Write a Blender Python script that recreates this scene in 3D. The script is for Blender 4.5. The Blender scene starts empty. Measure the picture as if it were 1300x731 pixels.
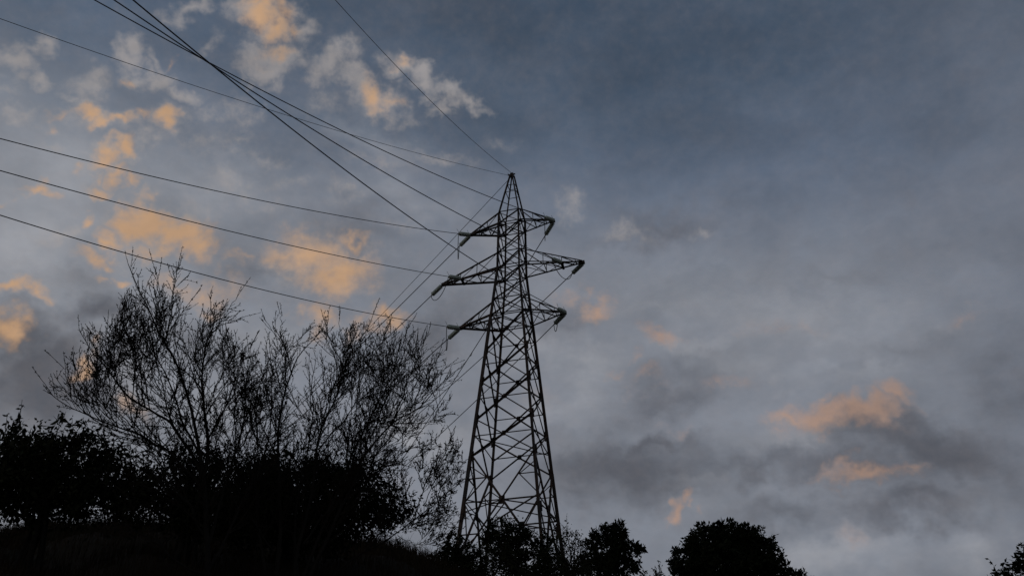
import bpy, math, random
import numpy as np
from mathutils import Vector, Matrix

scene = bpy.context.scene
C = scene.collection
R = math.radians
rnd = random.Random(7)
rng = np.random.default_rng(11)

# ------------------------------------------------------------------ camera
FOC, PITCH = 1100.0, 0.605568          # focal length in units of a 1300-wide frame, upward tilt
cam_data = bpy.data.cameras.new('camera')
cam_data.sensor_width = 36.0
cam_data.lens = FOC / 1300 * 36
cam_data.clip_start, cam_data.clip_end = 0.1, 9000
cam = bpy.data.objects.new('camera', cam_data)
C.objects.link(cam)
cam.location = (0, 0, 0)
cam.rotation_euler = (math.pi / 2 + PITCH, 0, 0)
scene.camera = cam

def ray(u, v):
    """unit direction of a point read off the photograph (1300 x 731)"""
    a, b = (u - 650) / FOC, (v - 365.5) / FOC
    cp, sp = math.cos(PITCH), math.sin(PITCH)
    return Vector((a, cp + b * sp, sp - b * cp)).normalized()

def at(u, v, d):
    """the point in that direction at horizontal distance d"""
    r = ray(u, v)
    return r * (d / math.hypot(r.x, r.y))

def s2l(c):
    return tuple((x / 255 / 12.92 if x / 255 <= .04045 else ((x / 255 + .055) / 1.055) ** 2.4) for x in c)

# ------------------------------------------------------------------ view transform
vs = scene.view_settings
vs.view_transform = 'Standard'; vs.look = 'None'; vs.gamma = 1; vs.exposure = 0
vs.use_curve_mapping = False

# ------------------------------------------------------------------ sky: dusk sky with a layered cloud field
SUN_EL, SUN_AZ = R(1.5), R(-70)         # low sun, far to the left, behind the hill
world = bpy.data.worlds.new('World'); scene.world = world
world.use_nodes = True
wt = world.node_tree; wt.nodes.clear()
N = wt.nodes.new; LK = wt.links.new

def setin(sock, v):
    if isinstance(v, bpy.types.NodeSocket): LK(v, sock)
    else: sock.default_value = v
def mth(op, a, b=None, c=None, clamp=False):
    n = N('ShaderNodeMath'); n.operation = op; n.use_clamp = clamp
    setin(n.inputs[0], a)
    if b is not None: setin(n.inputs[1], b)
    if c is not None: setin(n.inputs[2], c)
    return n.outputs[0]
def vmth(op, a, b=None, s=None):
    n = N('ShaderNodeVectorMath'); n.operation = op
    setin(n.inputs[0], a)
    if b is not None: setin(n.inputs[1], b)
    if s is not None: setin(n.inputs['Scale'], s)
    return n
def noise(vec, scale, det, rough=.55, col=False, dist=0):
    n = N('ShaderNodeTexNoise'); n.inputs['Scale'].default_value = scale
    n.inputs['Detail'].default_value = det; n.inputs['Roughness'].default_value = rough
    n.inputs['Distortion'].default_value = dist
    LK(vec, n.inputs['Vector'])
    return n.outputs['Color' if col else 'Fac']
def sstep(x, lo, hi, a=0., b=1.):
    n = N('ShaderNodeMapRange'); n.interpolation_type = 'SMOOTHSTEP'
    setin(n.inputs['Value'], x); setin(n.inputs['From Min'], lo); setin(n.inputs['From Max'], hi)
    setin(n.inputs['To Min'], a); setin(n.inputs['To Max'], b)
    return n.outputs['Result']
def mix(f, a, b):
    n = N('ShaderNodeMix'); n.data_type = 'RGBA'
    setin(n.inputs[0], f)
    for s, v in ((n.inputs[6], a), (n.inputs[7], b)):
        if isinstance(v, tuple): v = (*v, 1)[:4]
        setin(s, v)
    return n.outputs[2]

tc = N('ShaderNodeTexCoord')
DIR = tc.outputs['Generated']
sep = N('ShaderNodeSeparateXYZ'); LK(DIR, sep.inputs[0])
ELV = mth('MULTIPLY', mth('ARCSINE', sep.outputs[2]), 180 / math.pi)
AZ = mth('MULTIPLY', mth('ARCTAN2', sep.outputs[0], sep.outputs[1]), 180 / math.pi)
comb = N('ShaderNodeCombineXYZ'); LK(AZ, comb.inputs[0]); LK(ELV, comb.inputs[1])
SKYC = comb.outputs[0]                       # sky coordinates: azimuth, elevation in degrees
warp1 = vmth('SUBTRACT', noise(DIR, 9, 3, .6, True), (.5, .5, .5)).outputs[0]
warp2 = vmth('SUBTRACT', noise(DIR, 30, 3, .6, True), (.5, .5, .5)).outputs[0]
W_ = vmth('ADD', vmth('SCALE', warp1, s=5.0).outputs[0], vmth('SCALE', warp2, s=3.2).outputs[0]).outputs[0]
PW = vmth('ADD', SKYC, W_).outputs[0]
fine = mth('ADD', mth('MULTIPLY', noise(DIR, 34, 6, .62), .55), mth('MULTIPLY', noise(DIR, 105, 5, .6), .45))
fine2 = noise(vmth('MULTIPLY', DIR, (1, 1, 2.2)).outputs[0], 16, 6, .6)
broad = noise(vmth('MULTIPLY', DIR, (1, 1, 2.6)).outputs[0], 3.4, 5, .55)

def azel(u, v):
    r = ray(u, v)
    return math.degrees(math.atan2(r.x, r.y)), math.degrees(math.asin(r.z))
def field(blobs):
    """soft union of cloud lumps: (u, v, half width, half height, tilt deg, strength)"""
    tot = None
    for (u, v, a, b, t, s) in blobs:
        c0 = azel(u, v)
        k = 1.45
        ca, sa = math.cos(R(t)), math.sin(R(t))
        pa = azel(u + a * k * ca, v + a * k * sa)
        A = (pa[0] - c0[0], pa[1] - c0[1])
        pb = azel(u - b * k * sa, v + b * k * ca)
        B = (pb[0] - c0[0], pb[1] - c0[1])
        la, lb = math.hypot(*A), math.hypot(*B)
        m = N('ShaderNodeMapping'); m.vector_type = 'TEXTURE'
        m.inputs['Location'].default_value = (c0[0], c0[1], 0)
        m.inputs['Rotation'].default_value = (0, 0, math.atan2(A[1], A[0]))
        m.inputs['Scale'].default_value = (la, lb, 40)
        LK(PW, m.inputs['Vector'])
        g = N('ShaderNodeTexGradient'); g.gradient_type = 'SPHERICAL'; LK(m.outputs[0], g.inputs[0])
        w = mth('MULTIPLY', g.outputs['Fac'], s)
        if tot is None: tot = w
        else:
            mx = N('ShaderNodeMath'); mx.operation = 'SMOOTH_MAX'
            LK(tot, mx.inputs[0]); LK(w, mx.inputs[1]); mx.inputs[2].default_value = .12
            tot = mx.outputs[0]
    return tot
def cover(blobs, lo, hi, amp, tex=None):
    f = field(blobs)
    t = tex if tex is not None else fine
    n = mth('MULTIPLY', mth('SUBTRACT', t, .5), amp)
    n = mth('MULTIPLY', n, sstep(f, 0, .3))
    return sstep(mth('ADD', f, n), lo, hi)

sky = N('ShaderNodeTexSky'); sky.sky_type = 'NISHITA'; sky.sun_disc = False
sky.sun_elevation = SUN_EL; sky.sun_rotation = SUN_AZ
sky.air_density = 1.0; sky.dust_density = 0.6; sky.ozone_density = 2.0
SKY_K = 0.225
clear = mix(1.0, (0, 0, 0), sky.outputs[0])
clear = vmth('SCALE', clear, s=SKY_K).outputs[0]

# the thin high veil: thick towards the horizon, broken overhead
veil_f = mth('ADD', sstep(ELV, 53, 31), mth('MULTIPLY', mth('SUBTRACT', broad, .5), .9))
veil = sstep(veil_f, .0, .95, .06, .97)
HIGH = mix(sstep(AZ, 12, -14), s2l((94, 107, 127)), s2l((108, 118, 135)))
LOW = mix(sstep(AZ, -12, -34), s2l((124, 130, 141)), s2l((132, 137, 146)))
VEIL_C = mix(sstep(AZ, 22, 46), mix(sstep(mth('MULTIPLY_ADD', AZ, .11, ELV), 45, 34), HIGH, LOW), s2l((95, 103, 117)))
c = mix(veil, clear, VEIL_C)
# paler streaks in the veil
LIGHT = [(735,500,50,44,-20,.6),(1000,560,110,16,-4,.55),(690,440,50,40,0,.55),(900,440,120,26,-6,.5),(1080,470,110,22,-6,.4),(880,610,60,14,-8,.5),(1000,705,160,30,-4,.7),(1250,700,90,40,0,.5),(720,560,40,18,-30,.45),(840,380,90,24,-8,.4),(640,300,60,40,0,.4),(30,320,75,60,-10,.8),(110,450,60,16,0,.7),(330,425,80,30,0,.55),(515,535,30,22,0,1.),(560,560,60,30,0,.6),
 (735,455,60,28,-10,.6),(690,520,50,30,0,.5),(1060,705,130,32,0,.5),(650,700,60,26,0,.5),(480,190,120,50,15,.45),
 (500,250,120,45,10,.45),(1000,400,260,70,5,.45),(960,470,90,28,0,.45),(740,620,60,20,0,.4),(60,230,90,60,0,.55),(170,490,30,24,0,.9),
 (900,640,70,24,0,.35),(1240,640,80,50,0,.3),(280,500,50,40,0,.55),(300,240,90,50,0,.5)]
c = mix(mth('MULTIPLY', cover(LIGHT, .0, .95, .7, fine2), .9), c, s2l((153, 156, 163)))
# dark low cloud
DARK = [(785,596,150,58,-5,.85),(820,566,90,22,-8,.8),(60,500,135,66,-8,.85),(15,440,60,46,0,.8),(120,402,80,34,-15,.75),(45,480,100,50,-5,1.),(1180,566,165,50,8,.9),(1260,590,110,50,10,.6),
 (1080,596,210,40,4,.7),(960,592,120,26,-6,.6),(850,500,120,46,-14,.55),(1160,642,170,34,-10,.68),(980,645,150,26,-5,.5),(730,630,100,40,0,.55),(830,284,110,38,-14,.55),(790,300,60,22,-10,.5),
 (450,300,80,40,0,.45),(545,435,100,50,-25,.55),(330,345,90,44,0,.4),(700,400,60,30,-20,.4),(260,430,70,30,0,.5),(100,350,60,22,0,.35),(1285,500,70,80,0,.4),(900,250,140,24,-14,.3),(1150,440,140,24,-8,.3),(1040,345,120,20,-6,.25)]
c = mix(mth('MULTIPLY', cover(DARK, .0, .80, .5, fine2), .9), c, s2l((80, 84, 93)))
# pale grey-cream puffs, upper left
WHITE = [(18,75,26,16,20,.75),(52,50,24,16,-20,.85),(46,98,20,12,35,.8),(30,58,20,12,0,.6),(75,130,20,11,20,.6),(20,140,24,12,-20,.55),(8,108,18,12,0,.5),
 (108,112,34,26,-20,.85),(95,140,28,14,0,.6),(120,158,60,20,5,.8),(165,58,20,22,30,.95),(172,90,22,16,20,.75),(205,96,30,16,25,.85),(236,116,30,14,15,.75),(200,70,20,10,20,.5),
 (217,157,28,20,0,.85),(152,206,42,22,-10,.75),(105,232,32,14,0,.55),(60,185,26,11,0,.5),(185,180,26,11,0,.55),(240,10,36,14,-20,.75),(215,22,24,10,0,.5),(262,55,22,10,-30,.4),
 (318,20,40,26,20,.95),(345,48,40,22,-10,.95),(390,44,24,22,20,.8),(372,18,26,16,0,.6),(345,86,50,22,-6,.95),(318,104,30,12,-10,.55),(380,98,22,12,0,.5),
 (430,92,34,24,-20,.9),(462,112,34,26,20,.9),(412,112,22,18,0,.6),(488,128,34,22,10,.85),(456,72,18,16,0,.6),(512,82,24,18,30,.85),(540,100,34,16,28,.9),(575,116,30,13,24,.85),(604,128,26,10,26,.7),(565,134,24,10,10,.7),(520,140,30,12,10,.45),
 (265,150,30,14,10,.4),(310,150,40,20,0,.45),(410,150,40,18,0,.35),(560,202,44,10,5,.55),(640,190,30,12,30,.3),(300,185,40,16,10,.4),(250,190,34,14,10,.4),(200,285,66,40,0,.8),(345,195,34,14,0,.4),
 (730,262,17,20,40,.5),(790,294,40,16,-5,.5),(882,286,24,13,0,.5),(400,340,80,54,10,.5),(470,215,50,15,5,.4),(290,235,44,16,8,.45),(370,225,36,14,0,.4),(440,255,36,14,0,.4),(510,290,36,12,0,.35),(80,290,36,16,0,.45),(330,262,30,12,0,.4)]
c = mix(mth('MULTIPLY', cover(WHITE, .0, .86, 1.2), .78), c, s2l((156, 152, 152)))
# the last sunlight on the cloud bellies
GLOW = [(325,30,26,22,10,1.0),(348,44,26,18,-20,.95),(320,8,26,12,0,.7),(360,20,20,12,0,.6),(378,40,14,14,0,.6),(350,78,26,10,-5,.55),(481,122,22,18,30,.8),(505,132,16,9,20,.5),(511,76,14,12,20,.55),
 (104,156,24,11,15,.95),(128,164,24,10,-20,.8),(150,158,22,9,10,.75),(60,150,16,8,10,.45),(182,152,16,8,0,.5),(217,157,18,14,0,1.),(165,98,12,8,20,.45),(225,72,10,6,0,.3),
 (158,198,24,14,-15,1.),(130,212,20,10,-10,.75),(148,224,18,9,0,.65),(112,236,22,10,0,.75),(176,230,14,8,0,.6),(90,214,14,8,0,.45),(44,238,20,10,20,.85),(12,250,12,8,0,.4),
 (185,272,34,24,10,1.2),(222,290,34,22,15,1.1),(248,308,26,16,0,.9),(205,310,26,10,0,.6),(148,298,26,14,20,.85),(118,318,26,10,0,.65),(142,324,18,8,0,.6),(166,346,18,8,0,.75),(108,270,13,8,0,.75),(130,345,12,6,0,.45),
 (390,325,48,34,20,.85),(425,350,46,32,10,.9),(355,318,32,18,10,.6),(440,306,18,12,0,.6),(300,322,22,10,10,.4),(268,362,44,24,0,.55),(228,352,26,14,0,.5),(268,388,26,13,0,.55),(385,392,22,10,0,.45),(410,404,26,20,0,.7),(492,410,30,15,0,.75),(450,418,14,10,0,.4),
 (18,374,30,12,8,1.),(40,384,12,8,0,.6),(6,424,24,22,0,1.),(108,466,18,12,-20,.8),(170,512,22,14,-30,.5),
 (752,386,26,15,0,.85),(846,428,34,15,8,.8),(715,368,22,14,0,.45),(770,465,18,8,0,.4),(800,455,14,7,0,.35),(1060,532,70,22,4,1.0),(1110,522,44,24,-20,1.0),(1140,498,28,18,25,.9),(1010,530,44,13,0,.75),(1058,508,16,10,0,.6),(1000,548,30,10,0,.35),
 (1100,606,56,14,-4,.75),(1150,600,30,9,-8,.45),(1060,612,34,10,0,.45),(858,652,14,11,-55,.8),(874,636,14,9,-45,.75),(930,492,40,11,0,.42),(820,480,36,12,0,.4),(1080,690,32,20,0,.35),(1220,412,36,13,-20,.35),(1000,415,90,16,-4,.28),(680,500,28,18,0,.25),(860,540,28,10,0,.3)]
gl = cover(GLOW, .0, .96, .85)
warmth = sstep(AZ, -6, 12)
c = mix(mth('MULTIPLY', gl, sstep(AZ, -10, 10, .84, .66)), c, mix(warmth, s2l((198, 158, 120)), s2l((180, 144, 121))))
# soft rolls and wisps through the whole deck
rolls = noise(vmth('MULTIPLY', vmth('ADD', DIR, vmth('SCALE', warp1, s=.10).outputs[0]).outputs[0], (1.0, 1.5, 2.6)).outputs[0], 6.5, 5, .52)
c = vmth('SCALE', c, s=sstep(rolls, .22, .78, .88, 1.11)).outputs[0]
# fine texture over everything
tex = sstep(noise(vmth('MULTIPLY', DIR, (1, 1, 1.8)).outputs[0], 60, 5, .6), .2, .8, .97, 1.03)
c = vmth('SCALE', c, s=tex).outputs[0]
bg = N('ShaderNodeBackground'); LK(c, bg.inputs['Color']); bg.inputs['Strength'].default_value = 1.0
out = N('ShaderNodeOutputWorld'); LK(bg.outputs[0], out.inputs['Surface'])
world.cycles.sampling_method = 'MANUAL'; world.cycles.sample_map_resolution = 256

# ------------------------------------------------------------------ sun (nearly gone)
sl = bpy.data.lights.new('sun', 'SUN'); sl.energy = 0.06; sl.angle = R(0.5); sl.color = (1.0, .62, .36)
so = bpy.data.objects.new('sun', sl); C.objects.link(so)
sd = Vector((math.sin(SUN_AZ) * math.cos(SUN_EL), math.cos(SUN_AZ) * math.cos(SUN_EL), math.sin(SUN_EL)))
so.rotation_euler = sd.to_track_quat('Z', 'Y').to_euler()

# ------------------------------------------------------------------ materials
def material(name, col, rough=.8, col2=None, nscale=6., metallic=0., bump=0.):
    m = bpy.data.materials.new(name); m.use_nodes = True
    t = m.node_tree; b = t.nodes['Principled BSDF']
    b.inputs['Roughness'].default_value = rough; b.inputs['Metallic'].default_value = metallic
    b.inputs['Specular IOR Level'].default_value = .5 if rough < .62 else (.2 if rough < .72 else .06)
    if col2:
        tcn = t.nodes.new('ShaderNodeTexCoord')
        n = t.nodes.new('ShaderNodeTexNoise'); n.inputs['Scale'].default_value = nscale; n.inputs['Detail'].default_value = 4
        t.links.new(tcn.outputs['Object'], n.inputs['Vector'])
        r = t.nodes.new('ShaderNodeValToRGB')
        r.color_ramp.elements[0].position = .36; r.color_ramp.elements[0].color = (*col, 1)
        r.color_ramp.elements[1].position = .66; r.color_ramp.elements[1].color = (*col2, 1)
        t.links.new(n.outputs['Fac'], r.inputs[0]); t.links.new(r.outputs[0], b.inputs['Base Color'])
        if bump:
            bm = t.nodes.new('ShaderNodeBump'); bm.inputs['Strength'].default_value = bump
            t.links.new(n.outputs['Fac'], bm.inputs['Height']); t.links.new(bm.outputs[0], b.inputs['Normal'])
    else:
        b.inputs['Base Color'].default_value = (*col, 1)
    return m

M_STEEL = material('weathered_steel', (.040, .034, .030), .7, (.075, .042, .025), 1.3)
M_WIRE = material('conductor_aluminium', (.05, .05, .052), .6, (.035, .035, .036), 3.)
M_GLASS = material('insulator_glass', (.55, .58, .48), .3, (.40, .44, .35), 9.)
M_FIT = material('fitting_steel', (.06, .058, .055), .6, (.05, .035, .028), 5.)
M_PLATE = material('plate_enamel', (.40, .40, .38), .5, (.28, .26, .22), 6.)
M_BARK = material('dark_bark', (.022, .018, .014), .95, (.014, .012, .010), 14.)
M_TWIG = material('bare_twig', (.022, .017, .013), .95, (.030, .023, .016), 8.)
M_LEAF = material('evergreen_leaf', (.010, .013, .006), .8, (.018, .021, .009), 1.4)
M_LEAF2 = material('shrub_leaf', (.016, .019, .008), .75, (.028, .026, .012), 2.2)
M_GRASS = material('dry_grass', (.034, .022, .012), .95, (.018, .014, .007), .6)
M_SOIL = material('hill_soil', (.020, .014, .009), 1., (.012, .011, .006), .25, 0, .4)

# ------------------------------------------------------------------ mesh helpers
class MB:
    def __init__(s): s.v, s.f = [], []
    def add(s, vs, fs):
        o = len(s.v); s.v.extend(vs); s.f.extend([tuple(i + o for i in f) for f in fs])
    def prism(s, a, b, prof, up=None):
        """sweep a closed 2-D profile from a to b"""
        a, b = Vector(a), Vector(b); d = (b - a).normalized()
        up = Vector(up) if up is not None else (Vector((0, 0, 1)) if abs(d.z) < .9 else Vector((0, 1, 0)))
        x = (up - d * up.dot(d))
        if x.length < 1e-4: x = d.orthogonal()
        x.normalize(); y = d.cross(x)
        n = len(prof)
        vs = [a + x * p[0] + y * p[1] for p in prof] + [b + x * p[0] + y * p[1] for p in prof]
        fs = [(i, (i + 1) % n, n + (i + 1) % n, n + i) for i in range(n)] + [tuple(range(n))[::-1], tuple(range(n, 2 * n))]
        s.add(vs, fs)
    def angle(s, a, b, w, up=None, t=None):
        t = t or max(.008, w * .14)
        s.prism(a, b, [(0, 0), (w, 0), (w, t), (t, t), (t, w), (0, w)], up)
    def bar(s, a, b, w, h, up=None):
        s.prism(a, b, [(-w/2, -h/2), (w/2, -h/2), (w/2, h/2), (-w/2, h/2)], up)
    def rod(s, a, b, r, n=6):
        s.prism(a, b, [(r * math.cos(2*math.pi*i/n), r * math.sin(2*math.pi*i/n)) for i in range(n)])
    def tube(s, pts, radii, n=6):
        pts = [Vector(p) for p in pts]
        if not hasattr(radii, '__len__'): radii = [radii] * len(pts)
        rings = []; x = None
        for i, p in enumerate(pts):
            d = (pts[min(i+1, len(pts)-1)] - pts[max(i-1, 0)]).normalized()
            x = d.orthogonal() if x is None else x - d * x.dot(d)
            if x.length < 1e-6: x = d.orthogonal()
            x.normalize(); y = d.cross(x)
            rings.append([p + (x * math.cos(2*math.pi*k/n) + y * math.sin(2*math.pi*k/n)) * radii[i] for k in range(n)])
        vs = [v for r in rings for v in r]
        fs = [(i*n+k, i*n+(k+1) % n, (i+1)*n+(k+1) % n, (i+1)*n+k) for i in range(len(pts)-1) for k in range(n)]
        fs += [tuple(range(n))[::-1], tuple(range((len(pts)-1)*n, len(pts)*n))]
        s.add(vs, fs)
    def lathe(s, prof, n=14):
        """(r, z) profile around local Z, closed at both ends"""
        vs = [Vector((r * math.cos(2*math.pi*k/n), r * math.sin(2*math.pi*k/n), z)) for r, z in prof for k in range(n)]
        m = len(prof)
        fs = [(i*n+k, i*n+(k+1) % n, (i+1)*n+(k+1) % n, (i+1)*n+k) for i in range(m-1) for k in range(n)]
        fs += [tuple(range(n))[::-1], tuple(range((m-1)*n, m*n))]
        s.add(vs, fs)
    def build(s, name, mat, parent=None, smooth=False):
        me = bpy.data.meshes.new(name)
        me.from_pydata([tuple(v) for v in s.v], [], s.f)
        if smooth: me.polygons.foreach_set('use_smooth', [True] * len(me.polygons))
        me.materials.append(mat); me.update()
        o = bpy.data.objects.new(name, me); C.objects.link(o)
        if parent:
            o.parent = parent
            o.location = -Vector(parent.location) if not parent.get('local') else (0, 0, 0)
        return o

def np_mesh(name, V, F, mat, parent=None):
    """V (n,3), F (m,k) all faces with k corners; world coordinates"""
    me = bpy.data.meshes.new(name)
    V = np.asarray(V, np.float32); F = np.asarray(F, np.int32)
    me.vertices.add(len(V)); me.vertices.foreach_set('co', V.ravel())
    k = F.shape[1]
    me.loops.add(F.size); me.loops.foreach_set('vertex_index', F.ravel())
    me.polygons.add(len(F)); me.polygons.foreach_set('loop_start', np.arange(0, F.size, k, dtype=np.int32))
    me.polygons.foreach_set('loop_total', np.full(len(F), k, np.int32))
    me.materials.append(mat); me.update(calc_edges=True)
    o = bpy.data.objects.new(name, me); C.objects.link(o)
    if parent:
        o.parent = parent; o.location = -Vector(parent.location)
    return o
def empty(name, loc, label, cat, group=None):
    o = bpy.data.objects.new(name, None); C.objects.link(o); o.location = loc
    o.empty_display_size = .3
    return tag(o, label, cat, group)
def tag(o, label, cat, group=None):
    o['label'] = label; o['category'] = cat
    if group: o['group'] = group
    return o

# ------------------------------------------------------------------ terrain: a hillside that crests in front of the pylon
CREST = [(-180, -4), (-110, 4), (-70, 13), (-45, 15.4), (-31, 16.4), (-23, 17.5), (-15, 17.9), (-8.4, 17.7), (-5.2, 16.8), (-.5, 15.6), (5, 14.6),
         (12, 13.2), (20, 12.2), (30, 11.0), (60, 8), (100, 2), (180, -4)]
CA = np.array([a for a, _ in CREST]); CE = np.array([e for _, e in CREST])
DC = 34.0
def lump(x, y):
    return .22*np.sin(x*.9+1.3)*np.cos(y*.7) + .12*np.sin(x*2.1+y*1.7) + .06*np.sin(x*4.3-y*3.9+2) + .35*np.sin(x*.21+.4)*np.sin(y*.17)
def ground(x, y):
    x = np.asarray(x, float); y = np.asarray(y, float)
    r = np.hypot(x, y); az = np.degrees(np.arctan2(x, y))
    zc = DC * np.tan(np.radians(np.interp(az, CA, CE)))
    t = np.clip(r / DC, 0, 1)
    z = -1.6 + (zc + 1.6) * t
    far = np.clip(r - DC, 0, None)
    z = z + np.where(zc > 0, .05, 0) * 250 * (1 - np.exp(-far / 250))
    return z + lump(x, y) * np.clip((r - 3) / 12, 0, 1) * np.exp(-r / 400)
def gz(x, y): return float(ground(x, y))
na = 360
rs = np.concatenate([[0.01], np.linspace(.8, 50, 90), np.geomspace(52, 4500, 46)])
aa = np.linspace(-math.pi, math.pi, na, endpoint=False)
RR, AA = np.meshgrid(rs, aa, indexing='ij')
X, Y = RR * np.sin(AA), RR * np.cos(AA)
V = np.stack([X, Y, ground(X, Y)], -1).reshape(-1, 3)
i, j = np.meshgrid(np.arange(len(rs) - 1), np.arange(na), indexing='ij')
j2 = (j + 1) % na
F = np.stack([i*na+j, i*na+j2, (i+1)*na+j2, (i+1)*na+j], -1).reshape(-1, 4)[:, ::-1]
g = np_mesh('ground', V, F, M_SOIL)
g['kind'] = 'structure'
g.data.polygons.foreach_set('use_smooth', [True] * len(g.data.polygons))

def blades(n, area, h, wid, lean=.35):
    """curved grass blades, each three segments, as one vertex/face array"""
    x, y = area(n); n = len(x)
    z = ground(x, y) - .03
    hh = h * rng.uniform(.45, 1.25, n); th = rng.uniform(0, 2*np.pi, n); ln = hh * rng.uniform(.1, 1., n) * lean * 1.6
    dx, dy = np.cos(th), np.sin(th); sx, sy = -dy, dx
    base = np.stack([x, y, z], -1); rows = []
    for q, w in ((0, 1), (.4, .8), (.75, .5), (1, .08)):
        c = base + np.stack([dx*ln*q*q, dy*ln*q*q, hh*q*(1-.25*q*q)], -1)
        o = np.stack([sx, sy, 0*sx], -1) * (wid * w / 2)
        rows += [c - o, c + o]
    V = np.stack(rows, 1).reshape(-1, 3)
    b = (np.arange(n) * 8)[:, None]
    F = np.concatenate([b + np.array([[0, 1, 3, 2]]), b + np.array([[2, 3, 5, 4]]), b + np.array([[4, 5, 7, 6]])], 0)
    return V, F
def sector(a0, a1, r0, r1, clump=0):
    def fn(n):
        if clump:
            k = max(1, n // clump)
            a = np.radians(rng.uniform(a0, a1, k)); r = np.sqrt(rng.uniform(r0**2, r1**2, k))
            a = np.repeat(a, clump); r = np.repeat(r, clump)
            s = rng.exponential(.16, len(a))[:, None] * rng.normal(size=(len(a), 2))
            return r*np.sin(a) + s[:, 0], r*np.cos(a) + s[:, 1]
        a = np.radians(rng.uniform(a0, a1, n)); r = np.sqrt(rng.uniform(r0**2, r1**2, n))
        return r*np.sin(a), r*np.cos(a)
    return fn
gv, gf, off = [], [], 0
for n, ar, h, w in ((60000, sector(-40, 4, 14, 36), .38, .012), (26000, sector(-38, 3, 25, 37, 22), .62, .014), (9000, sector(-6, 36, 26, 40, 30), .8, .014)):
    v_, f_ = blades(n, ar, h, w); gv.append(v_); gf.append(f_ + off); off += len(v_)
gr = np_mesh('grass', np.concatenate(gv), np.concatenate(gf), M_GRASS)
gr['kind'] = 'stuff'; gr['label'] = 'dry brown grass growing over the dark hillside'; gr['category'] = 'grass'

# ------------------------------------------------------------------ the lattice pylon
TH = .265885
TX = Vector((math.cos(TH), -math.sin(TH), 0)); TY = Vector((math.sin(TH), math.cos(TH), 0)); TZ = Vector((0, 0, 1))
TO = Vector((0.0, 40, 0))
zT, zA, zB, zC = 36.245, 31.989, 28.671, 25.518
aA, aB, aC = 2.456, 4.060, 2.902
WZ = [(3, 2.750), (zC, .897), (zB, .644), (zA, .630), (32.84, .60), (zT - .12, .075)]
def half(z): return float(np.interp(z, [a for a, _ in WZ], [b for _, b in WZ]))
def tp(x, y, z): return TO + TX * x + TY * y + TZ * z
def corner(sx, sy, z): return tp(sx * half(z), sy * half(z), z)
zbase = gz(0, 40)
pylon = empty('lattice_pylon', (0, 40, zbase), 'dark steel lattice pylon with three pairs of cross arms standing on the hilltop', 'pylon')

zk = [zT - .12, 32.84, zB, zC]
for sx in (-1, 1):
    for sy in (-1, 1):
        m = MB()
        bx = tp(sx * half(11), sy * half(11), 11)
        zg = gz(bx.x, bx.y) - .3
        inw = -(TX * sx + TY * sy)
        lv = [zg, 17.1, zC, zB, 32.84, zT - .12]
        wd = [.15, .14, .125, .11, .085]
        for a, b, w in zip(lv, lv[1:], wd):
            m.angle(corner(sx, sy, a), corner(sx, sy, b), w, up=-TX * sx if sx * sy < 0 else -TY * sy)
        for z in (14.2, 17.1, 19.1, 21.3, 23.2):                                     # splice plates
            d = (corner(sx, sy, z + .3) - corner(sx, sy, z - .3))
            m.bar(corner(sx, sy, z - .26) + inw * .01, corner(sx, sy, z + .26) + inw * .01, .17, .02, up=TX)
            m.bar(corner(sx, sy, z - .26) + inw * .01, corner(sx, sy, z + .26) + inw * .01, .17, .02, up=TY)
        if (sx, sy) in ((1, 1), (-1, -1)):                                           # step bolts
            z = 13.0
            k = 0
            while z < 32.5:
                dd = (TX * sx) if k % 2 else (TY * sy)
                p = corner(sx, sy, z); m.rod(p - dd * .02, p + dd * .13, .012, 5)
                z += .40; k += 1
        m.build('leg', M_STEEL, pylon)

# bracing of the four faces: crossed diagonals, level ties at the crossings, gussets, and a subdivided foot panel
def face_pt(fc, s, z):
    """fc: (axis, sign); s in -1..1 across the face"""
    w = half(z)
    return tp(s * w, fc[1] * w, z) if fc[0] == 'y' else tp(fc[1] * w, s * w, z)
def xpanel(m, fc, z0, z1, w=.07, flip=False, tie=True, wt=.055, gus=.13):
    nrm = (TY if fc[0] == 'y' else TX) * fc[1]
    a, b, c_, d = face_pt(fc, -1, z0), face_pt(fc, 1, z1), face_pt(fc, 1, z0), face_pt(fc, -1, z1)
    if flip: a, b, c_, d = c_, d, a, b
    m.angle(a + nrm*.012, b + nrm*.012, w * 1.15, up=nrm)
    m.angle(c_ - nrm*.025, d - nrm*.025, w * .8, up=-nrm)
    w0, w1 = half(z0), half(z1)
    zx = z0 + (z1 - z0) * w0 / (w0 + w1)
    if gus:
        q = face_pt(fc, 0, zx); m.bar(q - TZ*gus, q + TZ*gus, .2, .014, up=nrm.cross(TZ))
    if tie:
        m.angle(face_pt(fc, -1, zx) - nrm*.04, face_pt(fc, 1, zx) - nrm*.04, wt, up=TZ)
PAN = [(17.09, 19.11), (19.11, 21.26), (21.26, 23.24), (23.24, zC)]
UP = [(zC, 26.55), (26.55, 27.6), (27.6, zB), (zB, 29.85), (29.85, 30.95), (30.95, zA), (zA, 32.84)]
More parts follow.
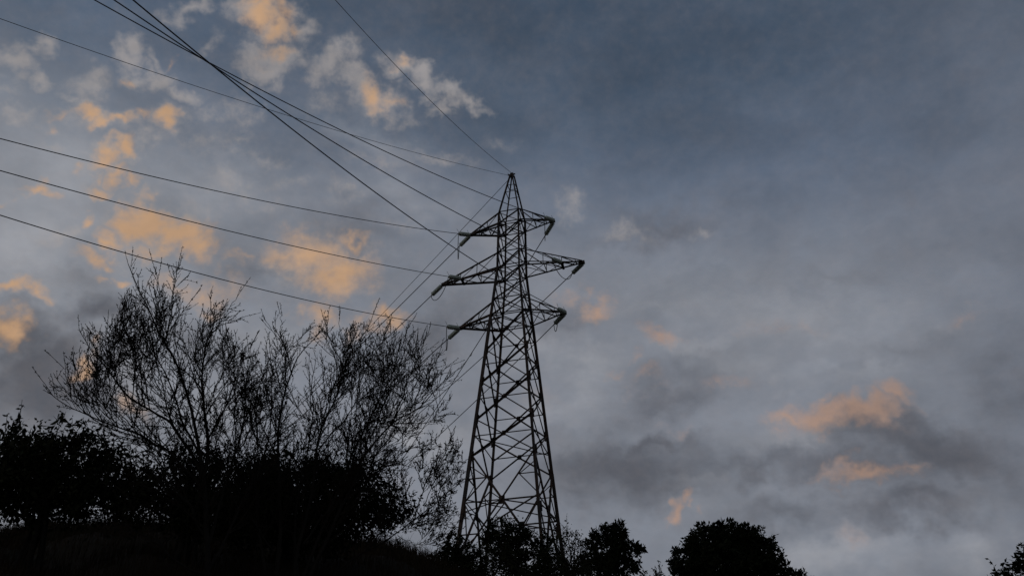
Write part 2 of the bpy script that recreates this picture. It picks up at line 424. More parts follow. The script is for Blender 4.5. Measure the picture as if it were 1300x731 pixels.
for fc in (('y', -1), ('y', 1), ('x', -1), ('x', 1)):
    m = MB()
    fl = fc in (('y', 1), ('x', -1))
    for z0, z1 in PAN: xpanel(m, fc, z0, z1, .075, fl)
    for z0, z1 in UP: xpanel(m, fc, z0, z1, .055, fl, tie=False, gus=0)
    for z in (zC, zB, zA, 32.84, 26.55, 29.85):
        m.angle(face_pt(fc, -1, z), face_pt(fc, 1, z), .065, up=TZ)
    # foot panel
    zt, zb = 17.09, 11.6
    nrm = (TY if fc[0] == 'y' else TX) * fc[1]
    wb, wt_ = half(zb), half(zt)
    zx = zb + (zt - zb) * wb / (wb + wt_)
    X0 = face_pt(fc, 0, zx)
    for s in (-1, 1):
        top, bot = face_pt(fc, s, zt), face_pt(fc, s, zb)
        o = nrm * (.012 if s > 0 else -.03)
        m.angle(top + o, face_pt(fc, -s, zb) + o, .085, up=nrm * s)
        # redundants
        for za, zh in ((top, .5), (bot, .5)):
            mid = za.lerp(X0, .5)
            zl = za.lerp(face_pt(fc, s, zx), .52)
            m.angle(mid - nrm*.03, face_pt(fc, s, mid.z) - nrm*.03, .05, up=TZ)
            m.angle(mid - nrm*.05, face_pt(fc, s, zx + (mid.z - zx) * .06) - nrm*.05, .05, up=TZ)
            m.angle(mid - nrm*.04, face_pt(fc, s, mid.z + (mid.z - zx) * .55) - nrm*.04, .045, up=TZ)
        m.angle(face_pt(fc, s, zx) - nrm*.04, X0 - nrm*.04, .06, up=TZ)
        m.angle(face_pt(fc, s, zx - .45) - nrm*.055, X0 - nrm*.055, .05, up=TZ)
    m.bar(X0 - TZ*.2, X0 + TZ*.2, .28, .016, up=nrm.cross(TZ))
    m.build('face_bracing', M_STEEL, pylon)
# inner level frames
for z in (zC, zB, zA, 18.1, 14.87):
    w = half(z); m = MB()
    m.angle(tp(-w, -w, z - .03), tp(w, w, z - .03), .055, up=TZ); m.angle(tp(w, -w, z - .06), tp(-w, w, z - .06), .055, up=TZ)
    m.build('plan_bracing', M_STEEL, pylon)
# peak
for z in (34.55, 35.15):
    m = MB()
    for fc in (('y', -1), ('y', 1), ('x', -1), ('x', 1)):
        m.angle(face_pt(fc, -1, z), face_pt(fc, 1, z), .045, up=TZ)
    m.build('peak_ring', M_STEEL, pylon)
m = MB()
m.bar(tp(0, 0, zT - .22), tp(0, 0, zT + .02), .2, .2, up=TX)
m.bar(tp(-.26, 0, zT - .04), tp(.2, 0, zT - .04), .07, .05, up=TZ)
m.rod(tp(-.25, 0, zT - .05), tp(-.25, 0, zT + .12), .02)
m.build('peak_cap', M_STEEL, pylon)
# cross arms
ARM = {}
for k, z, a, dz in (('A', zA, aA, .85), ('B', zB, aB, 1.18), ('C', zC, aC, .88)):
    for sg in (-1, 1):
        m = MB()
        tip = tp(sg * a, 0, z)
        f0, b0 = corner(sg, -1, z), corner(sg, 1, z)
        fu, bu = corner(sg, -1, z + dz), corner(sg, 1, z + dz)
        tf, tb = tip - TY * .07, tip + TY * .07
        m.angle(f0, tf, .095, up=TZ); m.angle(b0, tb, .095, up=TZ)
        m.angle(fu, tf + TZ*.06, .07, up=TZ); m.angle(bu, tb + TZ*.06, .07, up=TZ)
        def L(p, q, t): return p.lerp(q, t)
        st = [0, .38, .68, .9] if a > 3.5 else [0, .42, .78]
        for n_, (t0, t1) in enumerate(zip(st, st[1:])):                              # plan zigzag
            m.angle(L(f0, tf, t0), L(b0, tb, t1), .045, up=TZ)
            m.angle(L(b0, tb, t0) - TZ*.02, L(f0, tf, t1) - TZ*.02, .04, up=TZ)
            m.angle(L(f0, tf, t1), L(b0, tb, t1), .05, up=TZ)
            for lo0, lo1, hi0, hi1 in ((f0, tf, fu, tf + TZ*.06), (b0, tb, bu, tb + TZ*.06)):
                m.angle(L(lo0, lo1, t1), L(hi0, hi1, t1), .04)                       # hangers
                m.angle(L(lo0, lo1, t1), L(hi0, hi1, t0), .042)                      # side diagonals
        m.bar(tip - TX*.2*sg, tip + TX*.14*sg, .12, .2, up=TZ)                       # tip plate
        m.bar(tip + TX*.06*sg - TZ*.12, tip + TX*.06*sg + TZ*.14, .14, .05, up=TX)
        if k == 'B':
            t = .67
            m.bar(L(f0, tf, t) + TY*-.05, L(b0, tb, t) + TY*.05, .1, .12, up=TZ)
            ARM['n' + ('L' if sg < 0 else 'R') + k] = L(f0, tf, t) - TY * .05
        m.build('cross_arm', M_STEEL, pylon)
        ARM[('L' if sg < 0 else 'R') + k] = tip
# warning plate wired to a leg
m = MB()
p = corner(-1, 1, 14.0) + TX * -.02 - TY * .35
m.bar(p - TZ*.2, p + TZ*.2, .025, .5, up=TX)
m.build('warning_plate', M_PLATE, pylon)

# ------------------------------------------------------------------ insulator strings, jumpers, conductors
def hdir(az, s):
    return Vector((math.sin(R(az)), math.cos(R(az)), s)).normalized()
SPAN = {  # azimuth, starting slope, curvature of each span
 'nLA': (-141.6, -.5165, .006535), 'nLB': (-143.66, -.4429, .005292), 'nLC': (-144.44, -.4022, .007202),
 'nRA': (-146.6, -.4567, .007162), 'nRB': (-150.6, -.4140, .007292), 'nRC': (-155.4, -.3827, .007634),
 'fLA': (-37.1, -.1029, .0005), 'fLB': (-36.9, -.0888, .0029), 'fLC': (-36.9, -.0975, .0005),
 'fRA': (-26.8, -.2715, .0028), 'fRB': (-31.8, -.0630, .0030), 'fRC': (-29.5, -.070, .0030)}
disc_m = MB(); disc_m.lathe([(.022, -.012), (.06, -.005), (.128, .020), (.132, .030), (.126, .045), (.095, .058), (.08, .075), (.07, .098), (.018, .104)], 14)
fit_m = MB(); fit_m.rod((0, 0, 0), (0, 0, .11), .016, 6); fit_m.bar((0, 0, .03), (0, 0, .09), .07, .03)
horn_m = MB(); horn_m.tube([(0, 0, 0), (.10, 0, 0), (.22, 0, .03), (.30, 0, .09)], .009, 5)
def to_mesh(mb, name, mat, smooth):
    o = mb.build(name, mat, None, smooth); me = o.data; bpy.data.objects.remove(o); return me
disc_me = to_mesh(disc_m, 'cap_disc', M_GLASS, True)
fit_me = to_mesh(fit_m, 'end_fitting', M_FIT, False)
horn_me = to_mesh(horn_m, 'arcing_horn', M_FIT, False)
ND, PITCH_D = 9, .104
SLEN = .11 + ND * PITCH_D + .11
def string(p0, d, label):
    e = empty('insulator_string', p0, label, 'insulator', 'insulator strings on the cross arms')
    x = Vector((0, 0, 1)) - d * d.z; x.normalize(); y = d.cross(x)
    e.rotation_euler = Matrix((x, y, d)).transposed().to_euler()
    def part(name, me, z, rz=0):
        o = bpy.data.objects.new(name, me); C.objects.link(o); o.parent = e; o.location = (0, 0, z); o.rotation_euler = (0, 0, rz)
    part('end_fitting', fit_me, 0); part('end_fitting', fit_me, SLEN - .11)
    for q in range(ND): part('cap_disc', disc_me, .11 + q * PITCH_D)
    part('arcing_horn', horn_me, .08); part('arcing_horn', horn_me, SLEN - .06)
    return p0 + d * SLEN
SIDE = {'L': 'left', 'R': 'right'}; LEVEL = {'A': 'top', 'B': 'middle', 'C': 'bottom'}
DIRW = {('n', 'L'): 'pulling left', ('n', 'R'): 'seen end on', ('f', 'L'): 'slanting down away', ('f', 'R'): 'slanting down back'}
ends = {}
DROP = {'LA': 1.15, 'LB': .6, 'LC': .9, 'RA': .75, 'RB': .55, 'RC': .65}
def wire(name, pts, r, label, cat, group, n=6):
    m = MB(); o0 = pts[0]
    m.tube([p - o0 for p in pts], r, n)
    o = m.build(name, M_WIRE, None, True); o.location = o0
    return tag(o, label, cat, group)
def span_pts(p0, az, s, k, tmax, n=90):
    u = Vector((math.sin(R(az)), math.cos(R(az)), 0))
    return [p0 + u * t + TZ * (s * t + k * t * t / 2) for t in (tmax * (q / n) for q in range(n + 1))]
for sd_ in 'LR':
    for k in 'ABC':
        for fn in 'nf':
            key = fn + sd_ + k; az, s, cv = SPAN[key]
            p0 = ARM.get(key) or ARM[sd_ + k] + TX * (.1 if sd_ == 'R' else -.1)
            p0 = Vector(p0)
            d = hdir(az, s)
            where = f'{LEVEL[k]} {SIDE[sd_]} arm'
            e = string(p0 + d * .05, d, f'ribbed glass insulator string on the {where}, {DIRW[(fn, sd_)]}')
            ends[key] = e
            tmax = {('n', 'L'): 75, ('n', 'R'): 85, ('f', 'L'): 140, ('f', 'R'): 140}[(fn, sd_)]
            pts = span_pts(e, az, s, cv, tmax)
            if fn == 'n' and sd_ == 'L': lab = f'black conductor from the {where} running out to the left edge'
            elif fn == 'n': lab = f'thick black conductor from the {where} passing overhead to the top left'
            else: lab = f'thin conductor from the {where} descending left behind the bare trees'
            wire('conductor', pts, .019 if fn == 'n' else .024, lab, 'power line', 'conductors strung from the pylon')
        a, b = ends['n' + sd_ + k], ends['f' + sd_ + k]
        pts = []
        for q in range(33):
            t = q / 32
            p = a.lerp(b, t)
            dip = 1 - (2 * t - 1) ** 2
            base = a.z * (1 - t) + b.z * t
            p.z = base - (DROP[sd_ + k] + abs(a.z - b.z) / 2) * dip ** .7
            pts.append(p)
        wire('jumper_loop', pts, .020, f'loose jumper cable looping under the {LEVEL[k]} {SIDE[sd_]} arm end', 'jumper cable', 'jumper loops under the arm ends')
pk = tp(-.25, 0, zT - .04)
wire('earth_wire', span_pts(pk, -143.67, -.5556, .005330, 80), .011, 'thin earth wire from the pylon peak to the left edge', 'power line', 'earth wires from the pylon peak')
wire('earth_wire', span_pts(tp(0, -.1, zT), -161.64, -.5410, .0090, 80), .012, 'earth wire from the pylon peak rising steeply to the top edge', 'power line', 'earth wires from the pylon peak')
wire('earth_wire', span_pts(tp(-.05, .1, zT - .1), -36.12, -.1120, .0005, 140), .016, 'faint earth wire from the pylon peak falling away left behind the arms', 'power line', 'earth wires from the pylon peak')

# ------------------------------------------------------------------ trees
class Tubes:
    """many thin tapered tubes gathered as arrays"""
    def __init__(s, n=4): s.n = n; s.V = []; s.F = []; s.o = 0
    def add(s, P, r):
        n = s.n; P = np.asarray(P); m = len(P)
        T = np.gradient(P, axis=0); T /= np.linalg.norm(T, axis=1, keepdims=True) + 1e-9
        ref = np.array([.31, .83, .12]) if abs(T[:, 2]).mean() > .5 else np.array([.1, .2, 1.])
        X = ref - T * (T @ ref)[:, None]; X /= np.linalg.norm(X, axis=1, keepdims=True) + 1e-9
        Yv = np.cross(T, X)
        an = np.arange(n) * 2 * np.pi / n
        ring = P[:, None, :] + np.asarray(r)[:, None, None] * (X[:, None, :] * np.cos(an)[None, :, None] + Yv[:, None, :] * np.sin(an)[None, :, None])
        s.V.append(ring.reshape(-1, 3))
        i, k = np.meshgrid(np.arange(m - 1), np.arange(n), indexing='ij'); k2 = (k + 1) % n
        s.F.append(s.o + np.stack([i*n+k, i*n+k2, (i+1)*n+k2, (i+1)*n+k], -1).reshape(-1, 4)); s.o += m * n
    def get(s): return np.concatenate(s.V), np.concatenate(s.F)
def unit(v): return v / (np.linalg.norm(v) + 1e-9)
def smooth_poly(P, n):
    P = np.asarray(P, float)
    d = np.r_[0, np.cumsum(np.linalg.norm(np.diff(P, axis=0), axis=1))]
    t = np.linspace(0, d[-1], n)
    Q = np.stack([np.interp(t, d, P[:, k]) for k in range(3)], -1)
    for _ in range(2):
        Q[1:-1] = .25 * Q[:-2] + .5 * Q[1:-1] + .25 * Q[2:]
    return Q, d[-1]
def leaf_quads(P, size, droop=0., aspect=.42):
    """diamond leaves at P (n,3)"""
    n = len(P)
    d = rng.normal(size=(n, 3)); d[:, 2] -= droop; d /= np.linalg.norm(d, axis=1, keepdims=True)
    e = rng.normal(size=(n, 3)); e -= d * (e * d).sum(1, keepdims=True); e /= np.linalg.norm(e, axis=1, keepdims=True)
    s = (size * rng.lognormal(0, .38, n))[:, None]
    a = P; b = P + d * s * .45 + e * s * aspect * .5; c_ = P + d * s; d_ = P + d * s * .5 - e * s * aspect * .5
    V = np.stack([a, b, c_, d_], 1).reshape(-1, 3)
    F = np.arange(4 * n).reshape(n, 4)
    return V, F
def buds(P, D, size):
    """small pointed buds: two crossed diamonds"""
    n = len(P); D = D / (np.linalg.norm(D, axis=1, keepdims=True) + 1e-9)
    e = rng.normal(size=(n, 3)); e -= D * (e * D).sum(1, keepdims=True); e /= np.linalg.norm(e, axis=1, keepdims=True)
    g_ = np.cross(D, e); s = (size * rng.uniform(.6, 1.4, n))[:, None]
    Vs = []
    for x in (e, g_):
        Vs.append(np.stack([P, P + D*s*.45 + x*s*.3, P + D*s, P + D*s*.45 - x*s*.3], 1))
    V = np.concatenate(Vs, 1).reshape(-1, 3)
    return V, np.arange(8 * n).reshape(-1, 4)

def shoot(p, d, L, n, up=.10, wig=.10):
    """one wandering shoot from p along d"""
    P = [p]; st = L / (n - 1)
    for q in range(n - 1):
        d = unit(d + rng.normal(size=3) * wig + np.array([0, 0, up]))
        P.append(P[-1] + d * st)
    return np.array(P)

def photo_uv(p):
    cp, sp = math.cos(PITCH), math.sin(PITCH)
    d = p[1] * cp + p[2] * sp
    return 650 + FOC * p[0] / d, 365.5 - FOC * (-p[1] * sp + p[2] * cp) / d
def inside(p, outline):
    u, v = photo_uv(p)
    return v > np.interp(u, outline[0], outline[1], 800, 800) - rng.exponential(7)
def bare_tree(name, label, cat, limbs, d0, r0, density=1., bud=.030, seed=1, spread=1.5, leafy=0., group=None, twl=1.0, from_t=.25, extra=0, outline=None):
    outline = np.array(outline, float).T
    global rng
    rng = np.random.default_rng(seed)
    base = None
    wood = Tubes(6); sec = Tubes(4); tw = Tubes(3)
    BP, BD = [], []
    paths = []
    for li, (pts, ra, rb) in enumerate(limbs):
        off = rng.uniform(-1, 1) * spread
        m = len(pts)
        Q = [np.array(at(u, v, d0 + off * (q / (m - 1)) ** 1.2 * (0 if m < 3 else 1))) for q, (u, v) in enumerate(pts)]
        nseg = 24
        P, L = smooth_poly(Q, nseg)
        wob = rng.normal(size=(nseg, 3)) * .020
        wob[1:-1] = .5 * wob[1:-1] + .25 * (wob[:-2] + wob[2:])
        P[1:] += wob[1:] * 1.2
        paths.append((P, L, max(.007, ra * .66) + (rb - max(.007, ra * .66)) * np.linspace(0, 1, nseg) ** .75, from_t))
        if base is None: base = Q[0]
    top_z = max(P[-1][2] for P, *_ in paths)
    used = {}
    for q in range(extra):                                                    # mid-level branches off the lower two thirds of the limbs
        kp = rng.integers(len(limbs) if q < extra * .55 else len(paths))
        P, L, rad, _ = paths[kp]
        used[kp] = used.get(kp, 0) + 1
        if L < 1.0 or used[kp] > 1.8 * L: continue
        i0 = int(rng.uniform(.28, .80) * 23)
        td = unit(P[i0 + 1] - P[i0]); r_ = rng.normal(size=3); r_ -= td * (r_ @ td); r_ = unit(r_)
        l2 = rng.uniform(.8, 2.1) * twl
        l2 = min(l2, max(.5, (top_z - P[i0][2]) * .62))
        S = shoot(P[i0], unit(td * .8 + r_ * rng.uniform(.5, .95) + np.array([0, 0, .25])), l2, 24, .022, .055)
        if not inside(S[-1], outline): continue
        paths.append((S, l2, np.linspace(min(rad[i0] * .6, .014), .0048, 24), .10))
    for P, *_ in paths[:len(limbs)]:                                          # straight budding leaders at the tips
        for q in range(2):
            l2 = rng.uniform(.22, .5) * twl
            S = shoot(P[-1 - q * 2], unit(unit(P[-1] - P[-4]) + rng.normal(size=3) * .22 + np.array([0, 0, .3])), l2, 9, .02, .03)
            sec.add(S, np.linspace(.0058, .0038, 9))
            ii = rng.integers(1, 8, int(l2 / .03)); ff = rng.uniform(size=(len(ii), 1))
            BP.append(S[ii] * (1 - ff) + S[ii + 1] * ff); BD.append(np.gradient(S, axis=0)[ii] / .05 + rng.normal(size=(len(ii), 3)) * .5)
    for P, L, rad, ft in paths:
        nseg = len(P)
        wood.add(P, rad)
        T = np.gradient(P, axis=0); T /= np.linalg.norm(T, axis=1, keepdims=True)
        ns = int(L * 8.5 * density)
        for t in ft + (.99 - ft) * rng.uniform(0, 1, ns) ** 1.45:
            q = t * (nseg - 1); i0 = min(int(q), nseg - 2); fr = q - i0
            p = P[i0] * (1 - fr) + P[i0 + 1] * fr; td = T[i0]
            rad_dir = rng.normal(size=3); rad_dir -= td * (rad_dir @ td); rad_dir = unit(rad_dir)
            dd = unit(td * rng.uniform(.6, 1.0) + rad_dir * rng.uniform(.4, .95) + np.array([0, 0, .24]))
            l2 = twl * rng.uniform(.25, 1.3) * (1.12 - .74 * t) * min(1, .45 + L * .3)
            S = shoot(p, dd, l2, 9, rng.uniform(-.02, .085), rng.uniform(.03, .12))
            for _ in range(3):
                if inside(S[-1], outline): break
                l2 *= .6; S = p + (S - p) * .6
            else: continue
            rr = np.linspace(max(.0050, min(.010, .0088 * l2)), .0036, 9)
            sec.add(S, rr)
            TS = np.gradient(S, axis=0)
            nb = int(l2 / .045)
            tt = rng.uniform(.15, 1, nb) * 8; ii = np.minimum(tt.astype(int), 7); ff = (tt - ii)[:, None]
            BP.append(S[ii] * (1 - ff) + S[ii + 1] * ff); BD.append(TS[ii] / .1 + rng.normal(size=(nb, 3)) * .6)
            n3 = int(l2 * 10 * density * rng.uniform(.3, 1.2) * (1.15 - .6 * t))
            for t3 in rng.uniform(.12, .9, n3):
                j0 = min(int(t3 * 8), 7); p3 = S[j0] + (S[j0 + 1] - S[j0]) * (t3 * 8 - j0)
                td3 = unit(TS[j0]); r3 = rng.normal(size=3); r3 -= td3 * (r3 @ td3); r3 = unit(r3)
                d3 = unit(td3 + r3 * rng.uniform(.4, 1.0) + np.array([0, 0, .22]))
                l3 = rng.uniform(.06, .40) * (1.1 - .6 * t3) * min(1.2, .5 + l2 * .6)
                S3 = shoot(p3, d3, l3, 5, rng.uniform(-.02, .09), rng.uniform(.03, .12))
                tw.add(S3, np.linspace(.0044, .0032, 5))
                nb = max(1, int(l3 / .050)); tt = rng.uniform(.2, 1, nb) * 4; ii = np.minimum(tt.astype(int), 3); ff = (tt - ii)[:, None]
                BP.append(S3[ii] * (1 - ff) + S3[ii + 1] * ff); BD.append(unit(d3) + rng.normal(size=(nb, 3)) * .5)
    base = Vector(base)
    base.z = gz(base.x, base.y)
    root = empty(name, base, label, cat, group)
    V, F = wood.get(); np_mesh('trunk', V, F, M_BARK, root)
    parts = [sec.get(), tw.get(), buds(np.concatenate(BP), np.concatenate(BD), bud)]
    if leafy:
        A = np.concatenate(BP); A = A[rng.uniform(size=len(A)) < leafy]
        parts.append(leaf_quads(A, .055, .4))
    o = 0; VV, FF = [], []
    for v_, f_ in parts:
        VV.append(v_); FF.append(f_ + o); o += len(v_)
    np_mesh('crown', np.concatenate(VV), np.concatenate(FF), M_TWIG, root)
    return root

LT = [
 ([(266,748),(263,690),(261,640),(257,600),(250,548),(240,505),(226,466),(205,427),(190,393),(176,366),(162,338)], .085, .006),
 ([(222,462),(207,425),(203,395),(202,370),(199,345)], .022, .005),
 ([(212,440),(214,408),(220,372),(226,338)], .020, .005),
 ([(258,606),(266,560),(262,528),(254,499),(257,472),(260,436),(267,415),(285,408),(312,402)], .060, .005),
 ([(258,470),(270,452),(282,440),(291,426)], .018, .005),
 ([(262,440),(272,405),(288,392),(304,374)], .018, .004),
 ([(260,450),(256,420),(266,396),(266,376)], .016, .004),
 ([(268,500),(285,470),(305,452),(322,438)], .018, .004),
 ([(255,600),(240,572),(219,538),(205,525),(180,516),(165,508),(148,484),(127,460),(112,439),(102,417)], .055, .005),
 ([(184,516),(178,480),(166,440),(157,410),(156,384)], .022, .004),
 ([(150,486),(142,462),(138,438),(139,418)], .015, .004),
 ([(256,620),(238,596),(199,562),(169,548),(130,536),(97,520),(70,508),(57,486)], .050, .005),
 ([(110,526),(98,505),(86,482),(79,466)], .016, .004),
 ([(150,542),(128,510),(116,478),(110,450)], .018, .004),
 ([(130,536),(105,505),(98,485),(93,462)], .014, .004),
 ([(264,690),(240,640),(205,610),(175,590),(140,580)], .04, .006),
 ([(264,690),(282,630),(300,575),(310,530),(312,490),(318,455)], .050, .005),
 ([(300,575),(322,540),(335,500),(338,470)], .022, .004),
 ([(266,720),(296,660),(328,600),(345,550),(345,500)], .045, .005),
 ([(258,600),(245,560),(230,530),(218,490),(190,440),(176,400)], .04, .004),
 ([(262,560),(280,530),(296,490),(298,450),(290,440)], .03, .004),
 ([(266,730),(226,718),(205,696),(180,676),(152,662)], .035, .008),
]
RT = [
 ([(348,752),(355,690),(356,620),(353,580),(355,544),(356,511),(366,486),(374,457),(383,440),(404,428),(415,405)], .075, .005),
 ([(372,478),(366,450),(356,430),(346,420),(334,402)], .020, .004),
 ([(356,425),(358,412),(356,398)], .010, .004),
 ([(368,752),(385,680),(398,610),(404,560),(412,523),(428,509),(433,490),(434,459),(448,443),(467,418),(476,394)], .065, .005),
 ([(434,462),(424,440),(416,424),(412,402)], .018, .004),
 ([(434,470),(438,440),(432,420),(430,402)], .014, .004),
 ([(376,752),(410,670),(436,600),(452,562),(466,540),(484,506),(488,468),(484,430),(494,412)], .060, .005),
 ([(484,506),(500,470),(512,440),(516,418)], .02, .004),
 ([(382,752),(430,650),(458,585),(480,552),(505,534),(529,518),(551,496),(572,478),(585,466)], .065, .005),
 ([(496,540),(513,498),(526,465),(536,440),(543,424)], .028, .004),
 ([(521,522),(536,488),(548,466),(557,450)], .022, .004),
 ([(536,512),(552,480),(566,466),(574,462)], .014, .004),
 ([(470,560),(484,520),(500,480),(498,440)], .025, .004),
 ([(378,752),(372,680),(378,620),(392,570),(398,520),(396,480),(400,455)], .05, .005),
 ([(340,752),(330,690),(325,630),(328,570),(322,520),(330,480),(345,460)], .05, .005),
 ([(356,560),(340,520),(336,480),(326,455)], .022, .004),
 ([(410,540),(420,490),(455,470),(470,440)], .022, .004),
 ([(404,570),(440,530),(462,490),(470,455)], .025, .004),
 ([(385,690),(420,640),(450,610),(490,590),(520,560)], .035, .005),
 ([(448,600),(477,575),(513,559),(532,549),(549,534),(558,510)], .014, .003),
 ([(348,700),(310,650),(300,600),(296,550),(300,520)], .035, .005),
 ([(440,590),(450,560),(462,530),(470,500)], .018, .004),
]
ST = [
 ([(408,745),(448,706),(492,687),(520,662),(547,645),(564,629),(591,608)], .035, .004),
 ([(527,658),(536,625),(546,600),(560,578),(576,552)], .020, .003),
 ([(512,668),(513,630),(511,605),(502,582)], .016, .003),
 ([(538,640),(552,610),(570,590),(583,570)], .014, .003),
 ([(536,620),(532,600),(540,575),(556,556)], .012, .003),
 ([(552,640),(572,620),(580,600),(588,585)], .010, .003),
 ([(505,678),(524,690),(550,692),(572,680)], .010, .003),
 ([(520,664),(548,662),(566,664),(584,660)], .008, .003),
 ([(470,698),(490,660),(500,630),(515,600)], .018, .003),
]
bare_tree('bare_tree', 'tall bare budding tree at left, its highest twigs reaching the lowest left wire', 'tree', LT, 16.0, .08, 1.0, .028, 3, 1.4, extra=230, from_t=.16, outline=[(30,640),(38,530),(57,482),(78,462),(102,412),(130,422),(156,380),(163,334),(200,342),(226,333),(262,372),(308,396),(322,428),(335,462),(360,500),(400,580),(420,700)], group='bare trees on the slope')
bare_tree('bare_tree', 'broad dense bare tree fanning right toward the pylon', 'tree', RT, 17.0, .08, .85, .028, 5, 1.6, extra=230, from_t=.16, outline=[(215,690),(240,600),(290,500),(322,440),(334,402),(352,414),(380,432),(415,400),(440,418),(478,391),(516,412),(543,421),(575,450),(588,464),(594,490),(560,540),(590,640)], group='bare trees on the slope')
bare_tree('bare_shrub', 'low leaning bare shrub with sparse leaves beside the left pylon leg', 'shrub', ST, 17.5, .05, 1.3, .028, 9, .7, extra=30, outline=[(440,690),(470,640),(500,580),(540,558),(576,548),(592,582),(598,640),(600,700)], leafy=.30, twl=.75)

def leafy(name, label, cat, lobes, d, leaf, nleaf, mat=M_LEAF, seed=1, stems=4, sig=.16, depth=.8, droop=.2, group=None, aspect=.45, sprigs=0):
    """lobes: (u, v, radius) read in photo units at distance d; leaf clumps fill each lobe"""
    global rng
    rng = np.random.default_rng(seed)
    cs = []; k0 = None
    for (u, v, r) in lobes:
        p = np.array(at(u, v, d)); slant = np.linalg.norm(p)
        cs.append((p, r / FOC * slant * 1.0))
    tot = sum(r ** 2 for _, r in cs)
    cx = np.mean([p for p, _ in cs], 0)
    bz = gz(cx[0], cx[1])
    Ps = []; tubes = Tubes(5); tips = []
    for p, r in cs:
        n = int(nleaf * r ** 2 / tot)
        ncl = max(6, int(26 * (r / .5) ** 1.6)) if r < 1.2 else int(90 * (r / 1.2) ** 1.8)
        u_ = rng.normal(size=(ncl, 3)); u_ /= np.linalg.norm(u_, axis=1, keepdims=True)
        rad = r * rng.uniform(.25, 1.0, ncl) ** .45 * rng.uniform(.82, 1.06, ncl)
        cen = p + u_ * rad[:, None] * np.array([1, depth, 1])
        pick = rng.integers(0, ncl, n)
        s = sig * r ** .5
        Ps.append(cen[pick] + rng.normal(size=(n, 3)) * s * rng.uniform(.3, 1.0, ncl)[pick][:, None])
        tips += [cen[q] for q in rng.integers(0, ncl, 6)]
    P = np.concatenate(Ps)
    P = P[P[:, 2] > ground(P[:, 0], P[:, 1]) + .05]
    V, F = leaf_quads(P, leaf, droop, aspect)
    root = empty(name, (cx[0], cx[1], bz), label, cat, group)
    b0 = np.array([cx[0], cx[1], bz - .2])
    for k in range(stems):
        fork = b0 + (cx - b0) * rng.uniform(.45, .8) + rng.normal(size=3) * .12
        bb = b0 + np.array([rng.normal() * .18, rng.normal() * .18, 0]) * (stems > 1)
        Q, L = smooth_poly([bb, (bb + fork) / 2 + rng.normal(size=3) * .08, fork], 10)
        R0 = .05 + .012 * max(r for _, r in cs) * 2
        tubes.add(Q, np.linspace(R0, R0 * .6, 10))
        for t_ in rng.permutation(len(tips))[:7]:
            Q2, _ = smooth_poly([fork, (fork + tips[t_]) / 2 + rng.normal(size=3) * .1, tips[t_]], 8)
            tubes.add(Q2, np.linspace(R0 * .5, .008, 8))
    for q in range(sprigs):
        t_ = tips[rng.integers(len(tips))]
        S = shoot(t_, unit(np.array([rng.normal() * .4, rng.normal() * .4, 1.])), rng.uniform(.3, .8), 8, .1, .12)
        tubes.add(S, np.linspace(.008, .004, 8))
        A = S[rng.integers(1, 8, 14)]; v2, f2 = leaf_quads(A, leaf, droop, aspect)
        F = np.concatenate([F, f2 + len(V)]); V = np.concatenate([V, v2])
    tv, tf = tubes.get(); np_mesh('trunk', tv, tf, M_BARK, root)
    np_mesh('crown', V, F, mat, root)
    return root

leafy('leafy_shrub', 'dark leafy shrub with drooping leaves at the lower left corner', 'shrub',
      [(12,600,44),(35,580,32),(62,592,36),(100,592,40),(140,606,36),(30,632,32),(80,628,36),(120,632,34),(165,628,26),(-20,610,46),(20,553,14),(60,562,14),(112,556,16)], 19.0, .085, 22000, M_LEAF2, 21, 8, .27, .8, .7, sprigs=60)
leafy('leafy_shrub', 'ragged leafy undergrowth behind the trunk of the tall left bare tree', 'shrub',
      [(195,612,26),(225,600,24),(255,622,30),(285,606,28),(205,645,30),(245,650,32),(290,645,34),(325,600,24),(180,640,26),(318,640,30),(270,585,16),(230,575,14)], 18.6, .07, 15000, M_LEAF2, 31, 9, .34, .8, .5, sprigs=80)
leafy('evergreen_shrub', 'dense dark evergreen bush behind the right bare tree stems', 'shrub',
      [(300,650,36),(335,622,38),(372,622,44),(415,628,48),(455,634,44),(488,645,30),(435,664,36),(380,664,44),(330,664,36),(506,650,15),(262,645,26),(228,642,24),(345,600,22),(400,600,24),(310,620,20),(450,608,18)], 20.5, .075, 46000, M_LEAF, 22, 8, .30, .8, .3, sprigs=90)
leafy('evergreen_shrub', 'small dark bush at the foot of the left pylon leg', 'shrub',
      [(572,690,16),(588,700,17),(565,712,20),(600,712,18),(582,722,26),(612,728,14)], 32.5, .10, 6000, M_LEAF, 23, 4, .16, .8, .2, sprigs=18)
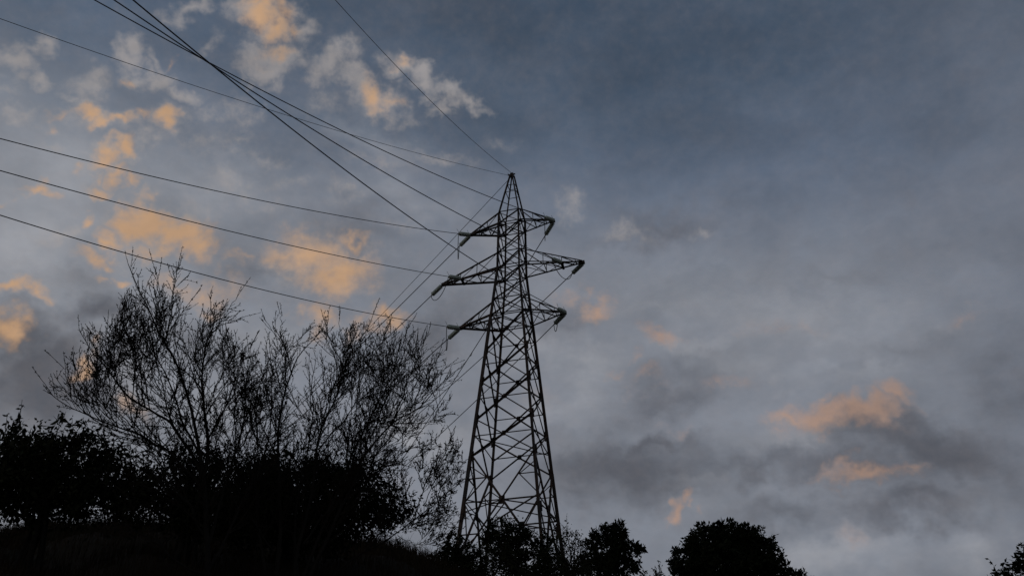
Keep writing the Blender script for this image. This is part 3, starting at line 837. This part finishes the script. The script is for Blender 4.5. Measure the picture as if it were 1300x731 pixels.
leafy('evergreen_shrub', 'bush growing up inside the lower pylon lattice, trunk gaps below', 'shrub',
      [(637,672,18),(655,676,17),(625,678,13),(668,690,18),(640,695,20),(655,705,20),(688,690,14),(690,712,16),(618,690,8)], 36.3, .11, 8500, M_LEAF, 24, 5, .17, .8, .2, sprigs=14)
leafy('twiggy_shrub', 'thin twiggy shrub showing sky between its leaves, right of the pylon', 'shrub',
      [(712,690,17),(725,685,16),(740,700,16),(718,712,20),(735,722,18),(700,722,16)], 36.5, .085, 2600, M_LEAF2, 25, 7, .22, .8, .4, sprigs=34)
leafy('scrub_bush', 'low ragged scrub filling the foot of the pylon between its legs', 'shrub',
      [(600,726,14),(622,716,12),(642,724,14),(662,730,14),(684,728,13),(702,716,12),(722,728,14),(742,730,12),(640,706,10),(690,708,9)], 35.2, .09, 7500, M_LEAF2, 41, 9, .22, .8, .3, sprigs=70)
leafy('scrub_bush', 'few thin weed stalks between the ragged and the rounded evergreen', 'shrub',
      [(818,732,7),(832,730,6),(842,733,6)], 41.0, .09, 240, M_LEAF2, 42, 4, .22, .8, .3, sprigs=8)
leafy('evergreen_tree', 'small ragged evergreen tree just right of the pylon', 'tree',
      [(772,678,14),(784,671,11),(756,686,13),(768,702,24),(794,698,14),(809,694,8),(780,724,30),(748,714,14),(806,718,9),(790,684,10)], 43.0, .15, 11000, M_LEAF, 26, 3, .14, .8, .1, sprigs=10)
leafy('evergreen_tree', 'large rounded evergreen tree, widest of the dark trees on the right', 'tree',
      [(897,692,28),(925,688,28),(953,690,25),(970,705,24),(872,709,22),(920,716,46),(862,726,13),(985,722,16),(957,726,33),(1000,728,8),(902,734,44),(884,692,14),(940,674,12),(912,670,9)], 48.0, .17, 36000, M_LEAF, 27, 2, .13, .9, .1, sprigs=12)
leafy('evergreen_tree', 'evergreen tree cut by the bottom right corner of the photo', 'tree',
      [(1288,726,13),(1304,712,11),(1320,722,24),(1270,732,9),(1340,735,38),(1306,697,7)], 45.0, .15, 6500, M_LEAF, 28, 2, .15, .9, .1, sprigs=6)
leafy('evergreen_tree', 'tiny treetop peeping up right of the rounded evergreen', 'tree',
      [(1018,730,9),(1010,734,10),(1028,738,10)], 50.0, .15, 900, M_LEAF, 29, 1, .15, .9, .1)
